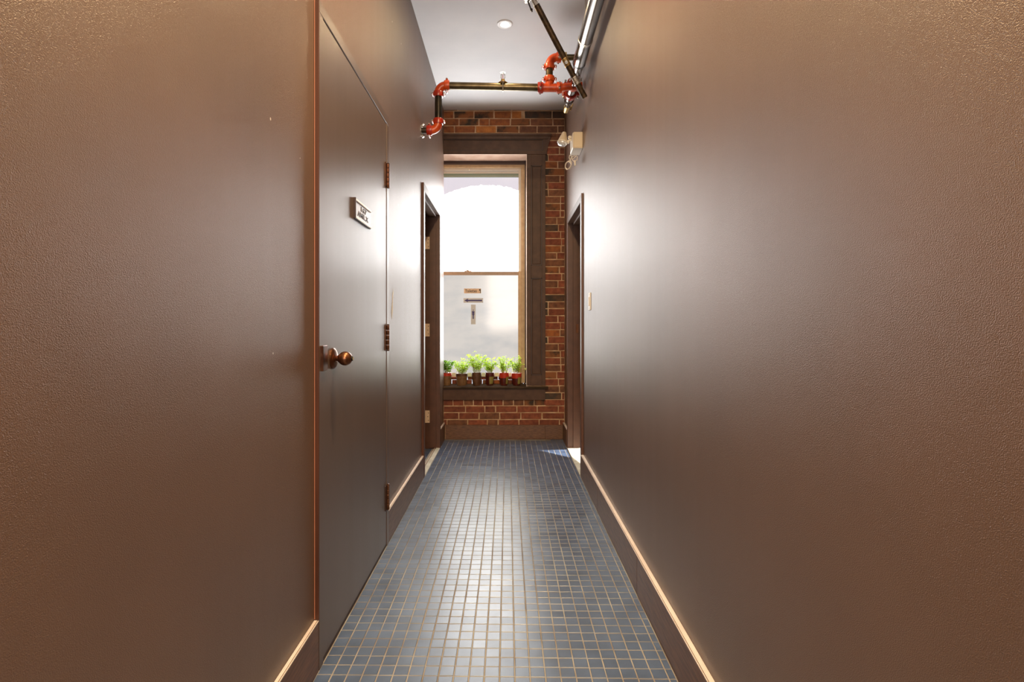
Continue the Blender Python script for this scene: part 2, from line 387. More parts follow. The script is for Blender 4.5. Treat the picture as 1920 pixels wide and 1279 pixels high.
# ------------------------------------------------ side rooms seen only through the doorways
RX = 2.0
patch = [(.27, 4.765), (.60, 4.815), (.95, 4.83), (.95, 3.85), (.62, 4.0), (.52, 4.50)]
hole = [(y-SUN_K*(RX-x), SUN_M*(RX-x)) for x, y in patch]       # (y, z) of an unseen opening, shaped to throw the sun patch
bm = bmesh.new()
outer = [bm.verts.new((RX, y, z)) for y, z in ((3.2, 0), (5.6, 0), (5.6, CEIL), (3.2, CEIL))]
inner = [bm.verts.new((RX, y, z)) for y, z in hole]
eds = [bm.edges.new((outer[i], outer[(i+1) % 4])) for i in range(4)]+[bm.edges.new((inner[i], inner[(i+1) % len(inner)])) for i in range(len(inner))]
bmesh.ops.triangle_fill(bm, use_beauty=True, edges=eds)
ex = bmesh.ops.extrude_face_region(bm, geom=bm.faces[:])
for v in [g for g in ex['geom'] if isinstance(g, bmesh.types.BMVert)]: v.co.x += .02
obj('wall_side_room_outer', bm, M['plainwall'], kind='structure')
obj('wall_side_room_front', B(XR+TH, RX, 3.1, 3.2, 0, CEIL), M['plainwall'], kind='structure')
obj('wall_side_room_rear', B(XR+TH, RX+.02, YE+.25, YE+.3, 0, CEIL), M['plainwall'], kind='structure')
obj('wall_washroom_outer', B(-1.95, -1.85, 2.9, YE+.02, 0, CEIL), M['wall'], kind='structure')
obj('wall_washroom_front', B(-1.85, XL-TH, 2.9, 3.0, 0, CEIL), M['wall'], kind='structure')
obj('wall_washroom_rear', B(-1.85, XL-TH, YE, YE+.02, 0, CEIL), M['wall'], kind='structure')

# ------------------------------------------------ doors
def casing(dr, side, y0, y1, top, cw, face, wall, depth, edge=None, mat=None, jmat=None):
    """U-shaped casing: y0,y1,top are OUTER limits, cw the width of its face"""
    s = side
    def bx(ax, bx_, *a, **k):
        x0, x1 = sorted((ax, bx_)); return B(x0, x1, *a, **k)
    back = wall+s*depth
    mat = mat or M['trim']; jmat = jmat or mat
    obj('jamb', bx(face, back, y0+.004, y0+cw, 0, top-cw, bev=.001), jmat, dr)
    obj('jamb', bx(face, back, y1-cw, y1, 0, top-cw, bev=.0005), jmat, dr)
    obj('head_jamb', bx(face, back, y0+.004, y1, top-cw, top, bev=.002), mat, dr)
    # camera-side return of the near leg
    obj('edge_strip', bx(face+s*.0004, wall+s*.004, y0, y0+.0045, (.148*H if s < 0 else .15*H), top), edge or M['edge'], dr)

# door 1: closed, left
d1 = root('door_1', (XL, 1.96*H, 0), kind='structure')
casing(d1, -1, 1.518*H, 2.41*H, 1.94*H, .036*H, FL, XL, .12, mat=M['door'])
obj('chipped_edge', B(XL+.001, XL+.0032, 1.518*H-.0012, 1.518*H, .15*H, 1.94*H), M['chip'], d1)  # pinkish line of chipped paint along the casing edge
pan = obj('door_panel', B(-.546*H-.044, -.546*H, 1.558*H, 2.3700*H, .016, 1.90*H, bev=.0004), M['door'], d1)
# knob with rose, stem, keyway
ky, kz = 1.646*H, (1-.107)*H
kn = obj('knob', T((-.546*H, ky, kz), (1, 0, 0), [(.006, .010), (.013, .0085), (.0155, .0105), (.0185, .0105), (.020, .0135)]+
     [(.020+.0235-.0255*math.cos(a), .0255*math.sin(a)) for a in [math.pi*t/14 for t in range(3, 14)]]+[(.069, .0075)], 28), M['bronze'], d1, smooth=True, label='round brushed bronze knob')
obj('rosette', T((-.546*H, ky, kz), (1, 0, 0), [(0, .037), (.004, .037), (.009, .031), (.011, .024), (.013, .012)], 32), M['bronze'], kn, smooth=True)
obj('keyway', T((-.546*H+.0675, ky, kz), (1, 0, 0), [(0, .0085), (.003, .0085), (.0035, .007)], 16), M['lockblack'], kn)
obj('key_slot', B(-.546*H+.0707, -.546*H+.0725, ky-.002, ky+.002, kz-.005, kz+.005), M['brass'], kn)
# latch guard plate that laps the casing
lp = obj('latch_plate', B(FL-.001, FL+.010, 1.53*H, 1.548*H, 1.0*H-.137*H, 1.0*H-.063*H, bev=.001), M['bronzedark'], d1, label='dark bronze latch guard plate')
bm = B(FL-.012, FL+.008, 1.548*H, 1.572*H, (1-.137)*H, (1-.063)*H, bev=.001)
obj('plate_flange', bm, M['bronze'], lp)
for z0, z1 in ((1+.2975*2.43, 1+.2545*2.43), (1-.002*2.43, 1-.0475*2.43), (1-.2985*2.43, 1-.343*2.43)):
    z0 *= 1; a, c = min(z0, z1)*H, max(z0, z1)*H; yk = 2.376*H
    hg = obj('hinge', B(-.546*H, -.546*H+.003, yk-.034, yk, a, c), M['bronzedark'], d1, label='bronze butt hinge')
    n = 5; L = (c-a)/n
    for i in range(n):
        obj('knuckle', T((FL+.004, yk+.004, a+i*L+.0006), (0, 0, 1), [(0, .0068), (.001, .0076), (L-.002, .0076), (L-.0012, .0068)], 14), M['bronze'], hg, smooth=True)
    bm = bmesh.new()
    for zz, d in ((a, -1), (c, 1)): turned(bm, (FL+.004, yk+.004, zz), (0, 0, d), [(0, .0072), (.003, .0078), (.006, .004)], 12)
    obj('pin_tip', bm, M['bronzedark'], hg, smooth=True)
obj('door_gap_shade', B(-.546*H-.04, -.546*H-.0005, 1.558*H, 2.37*H, .0, .0165), M['gapshade'], d1)  # dark strip standing in for the shade under the door

# door 2: open doorway, left far
d2 = root('door_2', (XL, 3.85*H, 0), kind='structure')
casing(d2, -1, 3.42*H, 4.28*H, 1.921*H, .048*H, FL, XL, .15, mat=M['trim'], jmat=M['jamb'])
st = bmesh.new(); box(st, -.625*H, -.574*H, 4.218*H, 4.232*H, .012, 1.873*H); obj('door_stop', st, M['jamb'], d2)
obj('door_stop', B(-.625*H, -.574*H, 3.468*H, 4.218*H, 1.858*H, 1.8735*H), M['trim'], d2)
obj('door_stop', B(-.625*H, -.574*H, 3.468*H, 3.482*H, .012, 1.858*H), M['jamb'], d2)
for yt, yb in ((444, 467), (607, 631), (770, 793)):
    zt, zb = 1+(608-yt)/988*4.225, 1+(608-yb)/988*4.225
    h_ = obj('hinge_leaf', B(-.668*H, -.626*H, 4.2275*H-.002, 4.232*H, zb*H, zt*H), M['signtan'], d2, label='tan metal hinge leaf')
    bm = bmesh.new()
    for q in (.2, .5, .8): turned(bm, (-.636*H-(.006 if q == .5 else 0), 4.2275*H-.002, (zb+(zt-zb)*q)*H), (0, -1, 0), [(0, .004), (.0008, .003)], 8)
    obj('screws', bm, M['lockblack'], h_, kind='stuff')
obj('door_panel', B(-1.43*H, -.672*H, 4.205*H, 4.243*H, .015, 1.86*H, bev=.002), M['door'], d2)
obj('threshold', B(-.576*H, -.5455*H, 3.468*H, 4.232*H, -.002, .008, bev=.002), M['marble'], d2, label='pale stone threshold')
obj('threshold_edge', B(-.588*H, -.583*H, 3.468*H, 4.232*H, -.002, .009), M['cap'], d2)

# door 3: open doorway, right far
d3 = root('door_3', (XR, 3.86*H, 0), kind='structure')
casing(d3, 1, 3.444*H, 4.28*H, 1.857*H, .048*H, FR, XR, .15, mat=M['trim'], jmat=M['jamb'], edge=M['jamb'])
obj('door_stop', B(.525*H, .575*H, 4.216*H, 4.232*H, .012, 1.809*H), M['jamb'], d3)
obj('door_stop', B(.525*H, .575*H, 3.492*H, 4.216*H, 1.793*H, 1.809*H), M['trim'], d3)
obj('strike_plate', B(.545*H, .565*H, 4.212*H, 4.216*H, .93*H, 1.0*H), M['bronze'], d3)
obj('threshold', B(.4775*H, .615*H, 3.492*H, 4.232*H, -.002, .009, bev=.002), M['marble'], d3, label='white marble threshold')

# ------------------------------------------------ baseboards
BH = .147*H
def base_run(name, s, face, wall, pieces, h=BH):
    r = root(name, (wall, pieces[0][0], 0), kind='structure')
    for a, c in pieces:
        x0, x1 = sorted((face, wall-s*.002))
        obj('baseboard_panel', B(x0, x1, a+.0012, c-.0012, .001, h-.004, bev=.0012), M['base'], r)
        x0, x1 = sorted((face+s*.0045, wall-s*.001))
        obj('cap_strip', B(x0, x1, a+.0004, c-.0004, h-.004, h), M['cap'], r)
        x0, x1 = sorted((face-s*.0004, face+s*.0022))
        obj('edge_bead', B(x0, x1, a+.0004, c-.0004, h-.004, h-.0008), M['cap'], r)
    return r
base_run('baseboard_left', -1, -.5445*H, XL, [(YB, -.9), (-.9, .1), (.1, 1.1), (1.1, 1.518*H)])
base_run('baseboard_left_middle', -1, -.5445*H, XL, [(2.412*H, 3.42*H)])
base_run('baseboard_left_corner', -1, -.5445*H, XL, [(4.281*H, 4.573*H)])
base_run('baseboard_right', 1, .477*H, XR, [(YB, -1.0), (-1.0, .1), (.1, 1.24), (1.24, 1.947*H), (1.947*H, 2.805*H), (2.805*H, 3.443*H)])
base_run('baseboard_right_corner', 1, .477*H, XR, [(4.281*H, 4.573*H)])
YF = 4.574*H; sE = 216.0
def ex_(px): return (px-CX)/sE*H
def ez_(py): return H+(CY-py)/sE*H
re_ = root('baseboard_end', (0, YF, 0), kind='structure')
for a, c in ((-.542*H, ex_(1022)), (ex_(1022), .4765*H)):
    obj('baseboard_panel', B(a+.001, c-.001, YF, YE-.002, .001, ez_(798.2), bev=.0012), M['base'], re_)
    obj('cap_strip', B(a, c, YF, YE-.001, ez_(798.2), ez_(797.2)), M['base'], re_)

# ------------------------------------------------ end wall: mortar bed with opening + bricks
WX1 = .1644*H; WZ0 = .458*H; WZ1 = 2.4745*H; WX0 = XL-.11
bm = bmesh.new()
ym = YE+.0025
box(bm, WX1+.02, XR+TH, ym, ym+.30, 0, CEIL); box(bm, WX0, WX1+.02, ym, ym+.30, WZ1+.03, CEIL); box(bm, WX0, WX1+.02, ym, ym+.24, 0, WZ0-.02)
box(bm, WX0-.02, WX0, ym, ym+.3, 0, CEIL)
WE = obj('wall_end', bm, M['mortar'], kind='structure')
def brick(px0, px1, py0, py1, mat, y=None, sc_=None):
    y = YE if y is None else y; s_ = F/(y/H)
    x0, x1 = (px0-CX)/s_*H, (px1-CX)/s_*H; z1, z0 = H+(CY-py0)/s_*H, H+(CY-py1)/s_*H
    x0 = max(x0, XL+.001); x1 = min(x1, XR-.001); z1 = min(z1, CEIL)
    if x1-x0 < .008 or z1-z0 < .004: return
    pr = random.uniform(-.0035, .0015)
    bm = B(x0, x1, y+pr, y+.03, z0, z1, bev=.003)
    for v in bm.verts:
        if v.co.y < y+.02: v.co += Vector((random.uniform(-1, 1)*.0018, random.uniform(-1, 1)*.0014, random.uniform(-1, 1)*.0016))
    obj('brick', bm, BR[mat], WE)
# three full courses over the window and slivers above and below
g = .8
def z2(v): return 780+v*.2345
cA = [(205, 298, 'orange'), (305, 460, 'half'), (467, 618, 'half'), (630, 757, 'orange'), (767, 842, 'bright'), (870, 1085, 'char'), (1092, 1200, 'char')]
cB = [(205, 340, 'orange'), (347, 498, 'half'), (508, 583, 'orange'), (590, 750, 'orange'), (760, 910, 'half'), (918, 1090, 'brown'), (1098, 1200, 'brown')]
cC = [(205, 303, 'orange'), (312, 470, 'orange'), (482, 637, 'bright'), (648, 820, 'half'), (828, 965, 'brown'), (973, 1130, 'brown'), (1138, 1200, 'brown')]
for cs, a, b_y in ((cA, 208.8, 221.6), (cB, 223.2, 235), (cC, 236.6, 248.6)):
    for x0, x1, mm in cs: brick(z2(x0), z2(x1), a, b_y, mm)
for x0, x1, mm in ((205, 330, 'brown'), (338, 505, 'char'), (512, 615, 'half'), (625, 760, 'char'), (770, 900, 'brown'), (908, 1060, 'char'), (1068, 1200, 'char')): brick(z2(x0), z2(x1), 199, 207.2, mm)
for x0, x1, mm in ((205, 360, 'bright'), (367, 530, 'brown'), (538, 700, 'orange'), (708, 860, 'bright'), (868, 1030, 'orange'), (1038, 1120, 'brown')): brick(z2(x0), z2(x1), 250, 256, mm)
# right column beside the window
y = 250.0; k = 0
mats = ['brown', 'brown', 'half', 'red', 'red', 'char', 'brown', 'red', 'orange', 'brown', 'red', 'half']
while y < 757:
    ye = min(y+13.15, 760.5)
    sp = [None, 1051, 1053, 1028, 1047, None, 1050, 1052, 1046, 1051, 1049, 1027.5, 1044][(k*5+k//3) % 13]
    xa = 1020
    if sp is None: brick(xa, 1061, y+.8, ye-.8, mats[(k*7) % 12])
    else:
        brick(xa, sp-.8, y+.8, ye-.8, 'char' if sp < 1030 else mats[(k*5) % 12]); brick(sp+.8, 1061, y+.8, ye-.8, mats[(k*3+1) % 12])
    y = ye; k += 1
def z5(v): return 780+v*.2033
R1 = [(240, 338), (345, 435), (442, 525), (532, 612), (620, 705), (712, 800), (808, 895), (903, 992), (998, 1085), (1092, 1188), (1195, 1385)]
R2 = [(240, 452), (460, 630), (640, 728), (738, 925), (935, 1112), (1122, 1308), (1316, 1385)]
R3 = [(240, 390), (400, 575), (590, 768), (778, 962), (972, 1155), (1168, 1385)]
R4 = [(240, 283), (290, 470), (480, 655), (662, 752), (762, 945), (955, 1130), (1140, 1318), (1325, 1385)]
for R, a, b_y in ((R1, 750, 760.4), (R2, 762, 773), (R3, 774.6, 785.8), (R4, 787.4, 797.6)):
    for x0, x1 in R: brick(z5(x0), z5(x1), a, b_y, random.choice(['red', 'red', 'red', 'brown', 'red', 'half'] if a < 774 else ['brown', 'red', 'red']))
# brick ledge under the sashes
YW = 4.784*H
for r_, (a, b_y) in enumerate(((706.5, 711.8), (712.6, 720.2))):
    x = 800+r_*9
    while x < 984:
        brick(x, min(x+18, 985), a, b_y, random.choice(['red', 'brown', 'orange']), y=YW+.01); x += 19.2

# ------------------------------------------------ window
wn = root('window_1', (-.2, YF, WZ0), kind='structure')
sW = 988/4.784
def wx(px): return (px-CX)/sW*H
def wz(py): return H+(CY-py)/sW*H
def wpart(name, px0, px1, py0, py1, y0, y1, mat, parent=wn, bev=.001, s_='w', label=None, smooth=False):
    if s_ == 'w': return obj(name, B(wx(px0), wx(px1), y0, y1, wz(py1), wz(py0), bev=bev), mat, parent, label=label)
    return obj(name, B(ex_(px0), ex_(px1), y0, y1, ez_(py1), ez_(py0), bev=bev), mat, parent, label=label)
LX = CX+(WX0+.01)/H*sE   # left limit in end-plane pixels (behind the left wall)
# casing: pilaster of stiles and rails round two recessed panels
def recess_panel(tag_, x0, x1, y0, y1):
    wpart('recessed_panel', x0, x1, y0, y1, YF+.011, YF+.02, M['trim'], s_='e')
    wpart('raised_field', x0+3, x1-3, y0+3, y1-3, YF+.007, YF+.012, M['trim'], s_='e', bev=.003)
    bm = bmesh.new()
    for a, b_, c, d in ((x0, x0+1.9, y0, y1), (x1-1.9, x1, y0, y1), (x0, x1, y0, y0+1.6), (x0, x1, y1-1.6, y1)):
        box(bm, ex_(a), ex_(b_), YF+.001, YF+.012, ez_(d), ez_(c), bev=.001)
    obj('panel_moulding', bm, M['gapshade'], wn)  # moulding coloured dark to paint the shade in the panel grooves
for a, b_ in ((987.7, 995.5), (1016.5, 1022.7)): wpart('casing_stile', a, b_, 289.6, 722.5, YF, YE+.01, M['trim'], s_='e')
for a, b_ in ((289.6, 310), (498, 521), (704, 722.5)): wpart('casing_rail', 995.5, 1016.5, a, b_, YF, YE+.01, M['trim'], s_='e')
recess_panel('a', 995.5, 1016.5, 310, 498); recess_panel('b', 995.5, 1016.5, 521, 704)
wpart('casing_backing', 987.9, 1022.5, 289.6, 722, YF+.012, YE+.012, M['trim'], s_='e')
# head casing
wpart('head_rail', LX, 1025.5, 282.5, 289.5, YF-.004, YE+.01, M['trim'], s_='e')
wpart('head_rail', LX, 1027, 253.5, 261, YF-.008, YE+.01, M['trim'], s_='e')
wpart('head_stile', 1018, 1026, 261, 282.5, YF-.005, YE+.01, M['trim'], s_='e')
wpart('head_panel', LX, 1018, 261, 282.5, YF+.008, YE+.01, M['trim'], s_='e')
bm = bmesh.new()
for a, b_, c, d in ((LX, 1018, 261, 262.2), (LX, 1018, 281.3, 282.5), (1016.8, 1018, 261, 282.5)): box(bm, ex_(a), ex_(b_), YF-.002, YF+.009, ez_(d), ez_(c))
obj('panel_moulding', bm, M['gapshade'], wn)  # groove shade round the head panel, put into the moulding's colour
# flared crown on the end of the head
bm = bmesh.new()
prof = [(1026, 282, .004), (1027, 276, .002), (1030, 266, -.006), (1033, 257, -.014), (1034, 251.5, -.016)]
L0 = [bm.verts.new((ex_(LX), YF+p[2], ez_(p[1]))) for p in prof[3:]]; 
bm.free()
wpart('crown', LX, 1033.5, 251, 255.5, YF-.016, YE+.01, M['trim'], s_='e', bev=.002)
bm = bmesh.new()
fr = [bm.verts.new((ex_(p[0]), YF-.004, ez_(p[1]))) for p in prof]+[bm.verts.new((ex_(1024), YF-.004, ez_(251.5))), bm.verts.new((ex_(1024), YF-.004, ez_(282)))]
f = bm.faces.new(fr); e = bmesh.ops.extrude_face_region(bm, geom=[f])
for v in [q for q in e['geom'] if isinstance(q, bmesh.types.BMVert)]: v.co.y = YE+.008
obj('crown_return', bm, M['trim'], wn)
# sill and apron
sl_ = obj('window_sill', B(ex_(LX), ex_(1028), YF-.03, YW+.02, WZ0-.019, WZ0, bev=.004), M['sill'], wn, label='dark brown window sill')
wpart('apron', LX, 1022.5, 728.5, 750, YF-.006, YE+.012, M['trim'], s_='e')
# reveals
obj('reveal', B(WX1, WX1+.018, YF+.003, YW+.06, WZ0, WZ1, bev=.0015), M['reveal'], wn)
obj('reveal', B(WX0, WX1, YF+.003, YW+.06, WZ1, WZ1+.018), M['reveal'], wn)
obj('inner_bead', B(WX1-.0018, WX1+.001, YF-.0015, YF+.004, WZ0+.0, WZ1), M['cap'], wn)
obj('inner_bead', B(WX0, WX1, YF-.0015, YF+.004, WZ1-.002, WZ1+.0015), M['cap'], wn)
# dark strips painted as the shadowed gap, then beige frame, sashes
wpart('frame_gap_shade', 984, 987.2, 303, 718, YW-.03, YW+.03, M['gapshade'])
wpart('frame_gap_shade', 770, 984, 303, 309.2, YW-.03, YW+.03, M['gapshade'])
wpart('frame_jamb', 977, 984.2, 309, 718, YW-.006, YW+.05, M['beige'])
wpart('frame_head', 770, 977, 309, 314.5, YW-.006, YW+.05, M['beige'])
us = obj('upper_sash', B(wx(972.3), wx(977), YW+.012, YW+.045, wz(509), wz(314.5), bev=.002), M['sash'], wn)
obj('sash_rail', B(wx(770), wx(972.3), YW+.012, YW+.045, wz(319.5), wz(314.5), bev=.002), M['sash'], us)
obj('sash_rail', B(wx(770), wx(972.3), YW+.02, YW+.045, wz(324.3), wz(320.3), bev=.002), M['sash'], us)
obj('green_rail', B(wx(770), wx(972.3), YW+.026, YW+.045, wz(331), wz(324.6), bev=.001), M['greenrail'], us)
obj('bead', B(wx(770), wx(972.3), YW+.024, YW+.027, wz(329.3), wz(328.7)), M['sash'], us)
obj('pane', B(wx(770), wx(972.5), YW+.036, YW+.040, wz(510), wz(330.5)), M['pane_up'], us)
ls = obj('lower_sash', B(wx(971.5), wx(977), YW-.022, YW+.011, wz(706), wz(509), bev=.002), M['beige'], wn)
obj('meeting_rail', B(wx(770), wx(971.5), YW-.022, YW+.011, wz(516.3), wz(509.3), bev=.002), M['rail'], ls)
obj('sash_rail', B(wx(770), wx(971.5), YW-.022, YW+.011, wz(706), wz(699), bev=.002), M['sash'], ls)
obj('pane', B(wx(770), wx(972), YW-.006, YW-.002, wz(700), wz(516)), M['pane_lo'], ls)
lk = obj('sash_lock', B(wx(871), wx(884), YW-.018, YW+.004, wz(509.3), wz(508), bev=.001), M['rail'], wn, label='small cam lock on the meeting rail')
bm = bmesh.new(); turned(bm, (wx(877), YW-.008, wz(508)), (0, 0, 1), [(0, .012), (.006, .011), (.011, .006)], 14)
box(bm, wx(871), wx(880), YW-.014, YW-.004, wz(507.4), wz(506), bev=.001); obj('lock_cam', bm, M['rail'], lk)
sh = obj('shade_hook', T((wx(880), YW-.002, wz(316)), (0, 0, -1), [(0, .006), (.01, .005), (.014, .008), (.02, .004)], 10), M['white'], wn)

# ------------------------------------------------ signs on the glass
def plate(name, px0, px1, py0, py1, mat, label):
    y = YW-.0065
    r = root(name, (wx((px0+px1)/2), y, wz(py1)), label, 'sign')
    obj('plate', B(wx(px0), wx(px1), y-.002, y+.0002, wz(py1), wz(py0), bev=.0004), mat, r)
    return r, y-.002
WM = lambda x, y, z: Matrix.Translation((x, y, z)) @ Matrix(((1, 0, 0, 0), (0, 0, -1, 0), (0, 1, 0, 0), (0, 0, 0, 1)))
r, y = plate('toilet_sign', 870.2, 902, 541.2, 550.2, M['signtan'], 'narrow tan plate lettered Toilettes, stuck on the frosted lower window pane')
text_obj('lettering', 'Toilettes', .043, WM(wx(883.2), y, wz(545.9)), M['ink'], r, wide=.78)
bm = bmesh.new()  # small mark at the plate's right end
box(bm, wx(900.0), wx(901.1), y-.0006, y, wz(549.4), wz(542.4)); turned(bm, (wx(899.6), y, wz(543.9)), (0, -1, 0), [(0, .008), (.0006, .008)], 12)
obj('mark', bm, M['ink'], r)
r, y = plate('arrow_sign', 869.2, 905.8, 559.2, 567.8, M['signmetal'], 'wide grey plate with a long dark blue arrow on the frosted window')
bm = bmesh.new()
pts = [(870.6, 563.5), (878.2, 560), (877, 562.2), (903.8, 562.2), (903.8, 564.9), (877, 564.9), (878.2, 567)]
f = bm.faces.new([bm.verts.new((wx(a), y-.0006, wz(b))) for a, b in pts]); e = bmesh.ops.extrude_face_region(bm, geom=[f])
for v in [q for q in e['geom'] if isinstance(q, bmesh.types.BMVert)]: v.co.y = y+.0002
obj('arrow', bm, M['blue'], r)
r, y = plate('pictogram_sign', 883.2, 891.8, 571.3, 608.2, M['signmetal'], 'upright grey plate with a blue standing figure on the frosted window')
bm = bmesh.new(); c = 887.4
turned(bm, (wx(c), y+.0002, wz(581.8)), (0, -1, 0), [(0, .0052), (.0008, .0052)], 14)
def q(a, b_, c_, d): box(bm, wx(a), wx(b_), y-.0006, y+.0002, wz(d), wz(c_))
q(c-2.4, c+2.4, 583.8, 585.6); q(c-2.4, c-1.8, 585.6, 590.5); q(c+1.8, c+2.4, 585.6, 590.5); q(c-1.4, c+1.4, 585.4, 591.5); q(c-1.3, c-.15, 591.4, 598); q(c+.15, c+1.3, 591.4, 598)
obj('figure', bm, M['blue'], r)

# ------------------------------------------------ plaque on the closed door
xd = -.546*H
ya, yb = 1.868*H, 2.085*H; za, zb = (1+.2055*1.877)*H, (1+.2385*1.877)*H
zc0, zc1 = 1.378*H, 1.449*H
r = root('door_plaque', (xd, (ya+yb)/2, zc0), 'small grey plaque with raised lettering between pale rails on the closed brown door', 'sign')
obj('backplate', B(xd, xd+.004, ya, yb, zc0, zc1, bev=.0006), M['plaque'], r)
obj('rail', B(xd, xd+.008, ya, yb, zc1-.009, zc1, bev=.001), M['cap'], r)
obj('rail', B(xd, xd+.008, ya, yb, zc0, zc0+.011, bev=.001), M['cap'], r)
obj('end_cap', B(xd, xd+.010, ya-.004, ya+.001, zc0-.001, zc1+.001), M['plaquedark'], r)
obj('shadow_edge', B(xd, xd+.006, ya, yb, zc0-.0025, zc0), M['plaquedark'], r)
DM = lambda y, z: Matrix.Translation((xd+.004, y, z)) @ Matrix(((0, 0, 1, 0), (1, 0, 0, 0), (0, 1, 0, 0), (0, 0, 0, 1)))
text_obj('lettering', '167', .028, DM((ya+yb)/2+.005, zc0+.053), M['ink'], r, ext=.0012, wide=2.3)
text_obj('lettering', 'AMIL.X', .030, DM((ya+yb)/2, zc0+.027), M['ink'], r, ext=.0012, wide=1.7)

# ------------------------------------------------ light switch
ys0, ys1 = 3.13*H, 3.20*H; zs0, zs1 = (1+.0265*3.17)*H, (1+.0595*3.17)*H
r = root('light_switch', (XR, (ys0+ys1)/2, zs0), 'small pale switch plate beside the sunlit open doorway', 'light switch')
obj('plate', B(XR-.007, XR, ys0, ys1, zs0, zs1, bev=.002), M['white'], r)
obj('rocker', B(XR-.011, XR-.006, ys0+.024, ys1-.024, zs0+.03, zs1-.03, bev=.001), M['offwhite'], r)
bm = bmesh.new()
for zz in (zs0+.013, zs1-.013): turned(bm, (XR-.007, (ys0+ys1)/2, zz), (-1, 0, 0), [(0, .004), (.001, .003)], 8)
obj('screws', bm, M['bronzedark'], r, kind='stuff')

# ------------------------------------------------ ceiling downlights
for i, (x, y_, e_) in enumerate(LAMPS):
    lab = ['white recessed downlight glowing in the ceiling ahead of the pipes', 'white recessed downlight in the ceiling behind the visible one',
           'white recessed downlight in the ceiling above the camera', 'white recessed downlight in the ceiling at the near end'][i]
    r = root('downlight', (x, y_, CEIL), lab, 'ceiling light')
    obj('trim_ring', T((x, y_, CEIL), (0, 0, -1), [(-.01, .057), (.002, .057), (.006, .052), (.006, .040), (.002, .034)], 32), M['fixture'], r, smooth=True)
    obj('lens', T((x, y_, CEIL), (0, 0, -1), [(.0, .033), (.0075, .033), (.0085, .028)], 24), M['lamp'], r, smooth=True)
    obj('groove', T((x, y_, CEIL), (0, 0, -1), [(.0058, .0355), (.0066, .0355)], 24), M['plaque'], r)

# ------------------------------------------------ sprinkler pipework
YBR = 3.4
def hz(zr): return (1+zr)*H
def coupling(p, axis, rr, mat, parent, w_=.042, up=Vector((0, 0, 1)), name='coupling'):
    axis = Vector(axis).normalized(); h_ = w_/2
    c_ = obj(name, T(p, axis, [(-h_, rr*1.02), (-h_*.95, rr*1.32), (-h_*.5, rr*1.42), (0, rr*1.36), (h_*.5, rr*1.42), (h_*.95, rr*1.32), (h_, rr*1.02)], 24), mat, parent, smooth=True)
    sd = axis.cross(up)
    if sd.length < .1: sd = axis.cross(Vector((0, 1, 0)))
    sd.normalize(); u2 = axis.cross(sd)
    for s in (1, -1):
        bm = bmesh.new(); bb = bmesh.new()
        q0 = Vector(p)+sd*s*rr*1.6
        turned(bm, q0-u2*rr*.42, u2, [(0, rr*.22), (rr*.04, rr*.34), (rr*.80, rr*.34), (rr*.84, rr*.22)], 8)
        turned(bb, q0-u2*rr*.9, u2, [(0, rr*.13), (rr*.0, rr*.22), (rr*.28, rr*.22), (rr*.28, rr*.12), (rr*1.5, rr*.12), (rr*1.5, rr*.24), (rr*1.75, rr*.24), (rr*1.95, rr*.12)], 8)
        obj('lug', bm, mat, c_, smooth=True); obj('bolt', bb, M['zinc'], c_)
    return c_
def arc(p, d0, d1, R, n=8):
    """quarter bend starting at p, heading d0, ending heading d1"""
    d0, d1 = Vector(d0), Vector(d1); p = Vector(p); c = p+d1*R
    return [c+(-d1*math.cos(t)+d0*math.sin(t))*R for t in [math.pi/2*i/n for i in range(n+1)]]
mr_ = .039*H; m2 = .031*H
xm, zm = .43*H, hz(1.575)
mp = root('sprinkler_main', (xm, 2.5, zm), 'thickest pipe, shiny galvanised, running lengthwise under the ceiling with a brass end fitting', 'pipe')
obj('pipe', sweep(bmesh.new(), [(xm, -2.9, zm), (xm, 3.17*H, zm)], mr_, 32), M['steel'], mp, smooth=True)
obj('end_ring', T((xm, 3.17*H, zm), (0, 1, 0), [(-.012, mr_*1.03), (.004, mr_*1.03), (.006, m2)], 28), M['black'], mp, smooth=True)
obj('pipe', sweep(bmesh.new(), [(xm, 3.17*H, zm), (xm, 3.72*H, zm)], m2, 28), M['steel'], mp, smooth=True)
obj('hanger_ring', T((xm, 2.905*H, zm), (0, 1, 0), [(0, mr_*1.0), (.001, mr_*1.07), (.022, mr_*1.07), (.023, mr_*1.0)], 32), M['zinc'], mp, smooth=True)
obj('hanger_rod', sweep(bmesh.new(), [(xm, 2.915*H, zm+mr_), (xm, 2.915*H, CEIL)], .005, 10), M['zinc'], mp, smooth=True)
coupling((xm, 3.60*H, zm), (0, 1, 0), m2, M['red'], mp, .05)
coupling((xm, 3.46*H, zm), (0, 1, 0), m2*1.02, M['orange'], mp, .045)
obj('reducer', T((xm, 3.68*H, zm), (0, 1, 0), [(0, m2*1.15), (.03, m2*1.1), (.07, .018*H), (.13, .018*H)], 24), M['steel'], mp, smooth=True)
dr = obj('drain_fitting', T((xm, 3.80*H, zm), (0, 1, 0), [(0, .017*H), (.02, .024*H), (.045, .024*H), (.05, .017*H), (.07, .021*H), (.1, .021*H), (.105, .012*H)], 20), M['brass'], mp, smooth=True, label='brass end fitting')
bm = bmesh.new(); sweep(bm, [(xm+.01, 3.84*H, zm), (xm+.045, 3.84*H, zm+.012)], .006, 8); sweep(bm, [(xm+.03, 3.84*H, zm-.02), (xm+.05, 3.84*H, zm+.035)], .005, 8)
obj('valve_handle', bm, M['brass'], dr)

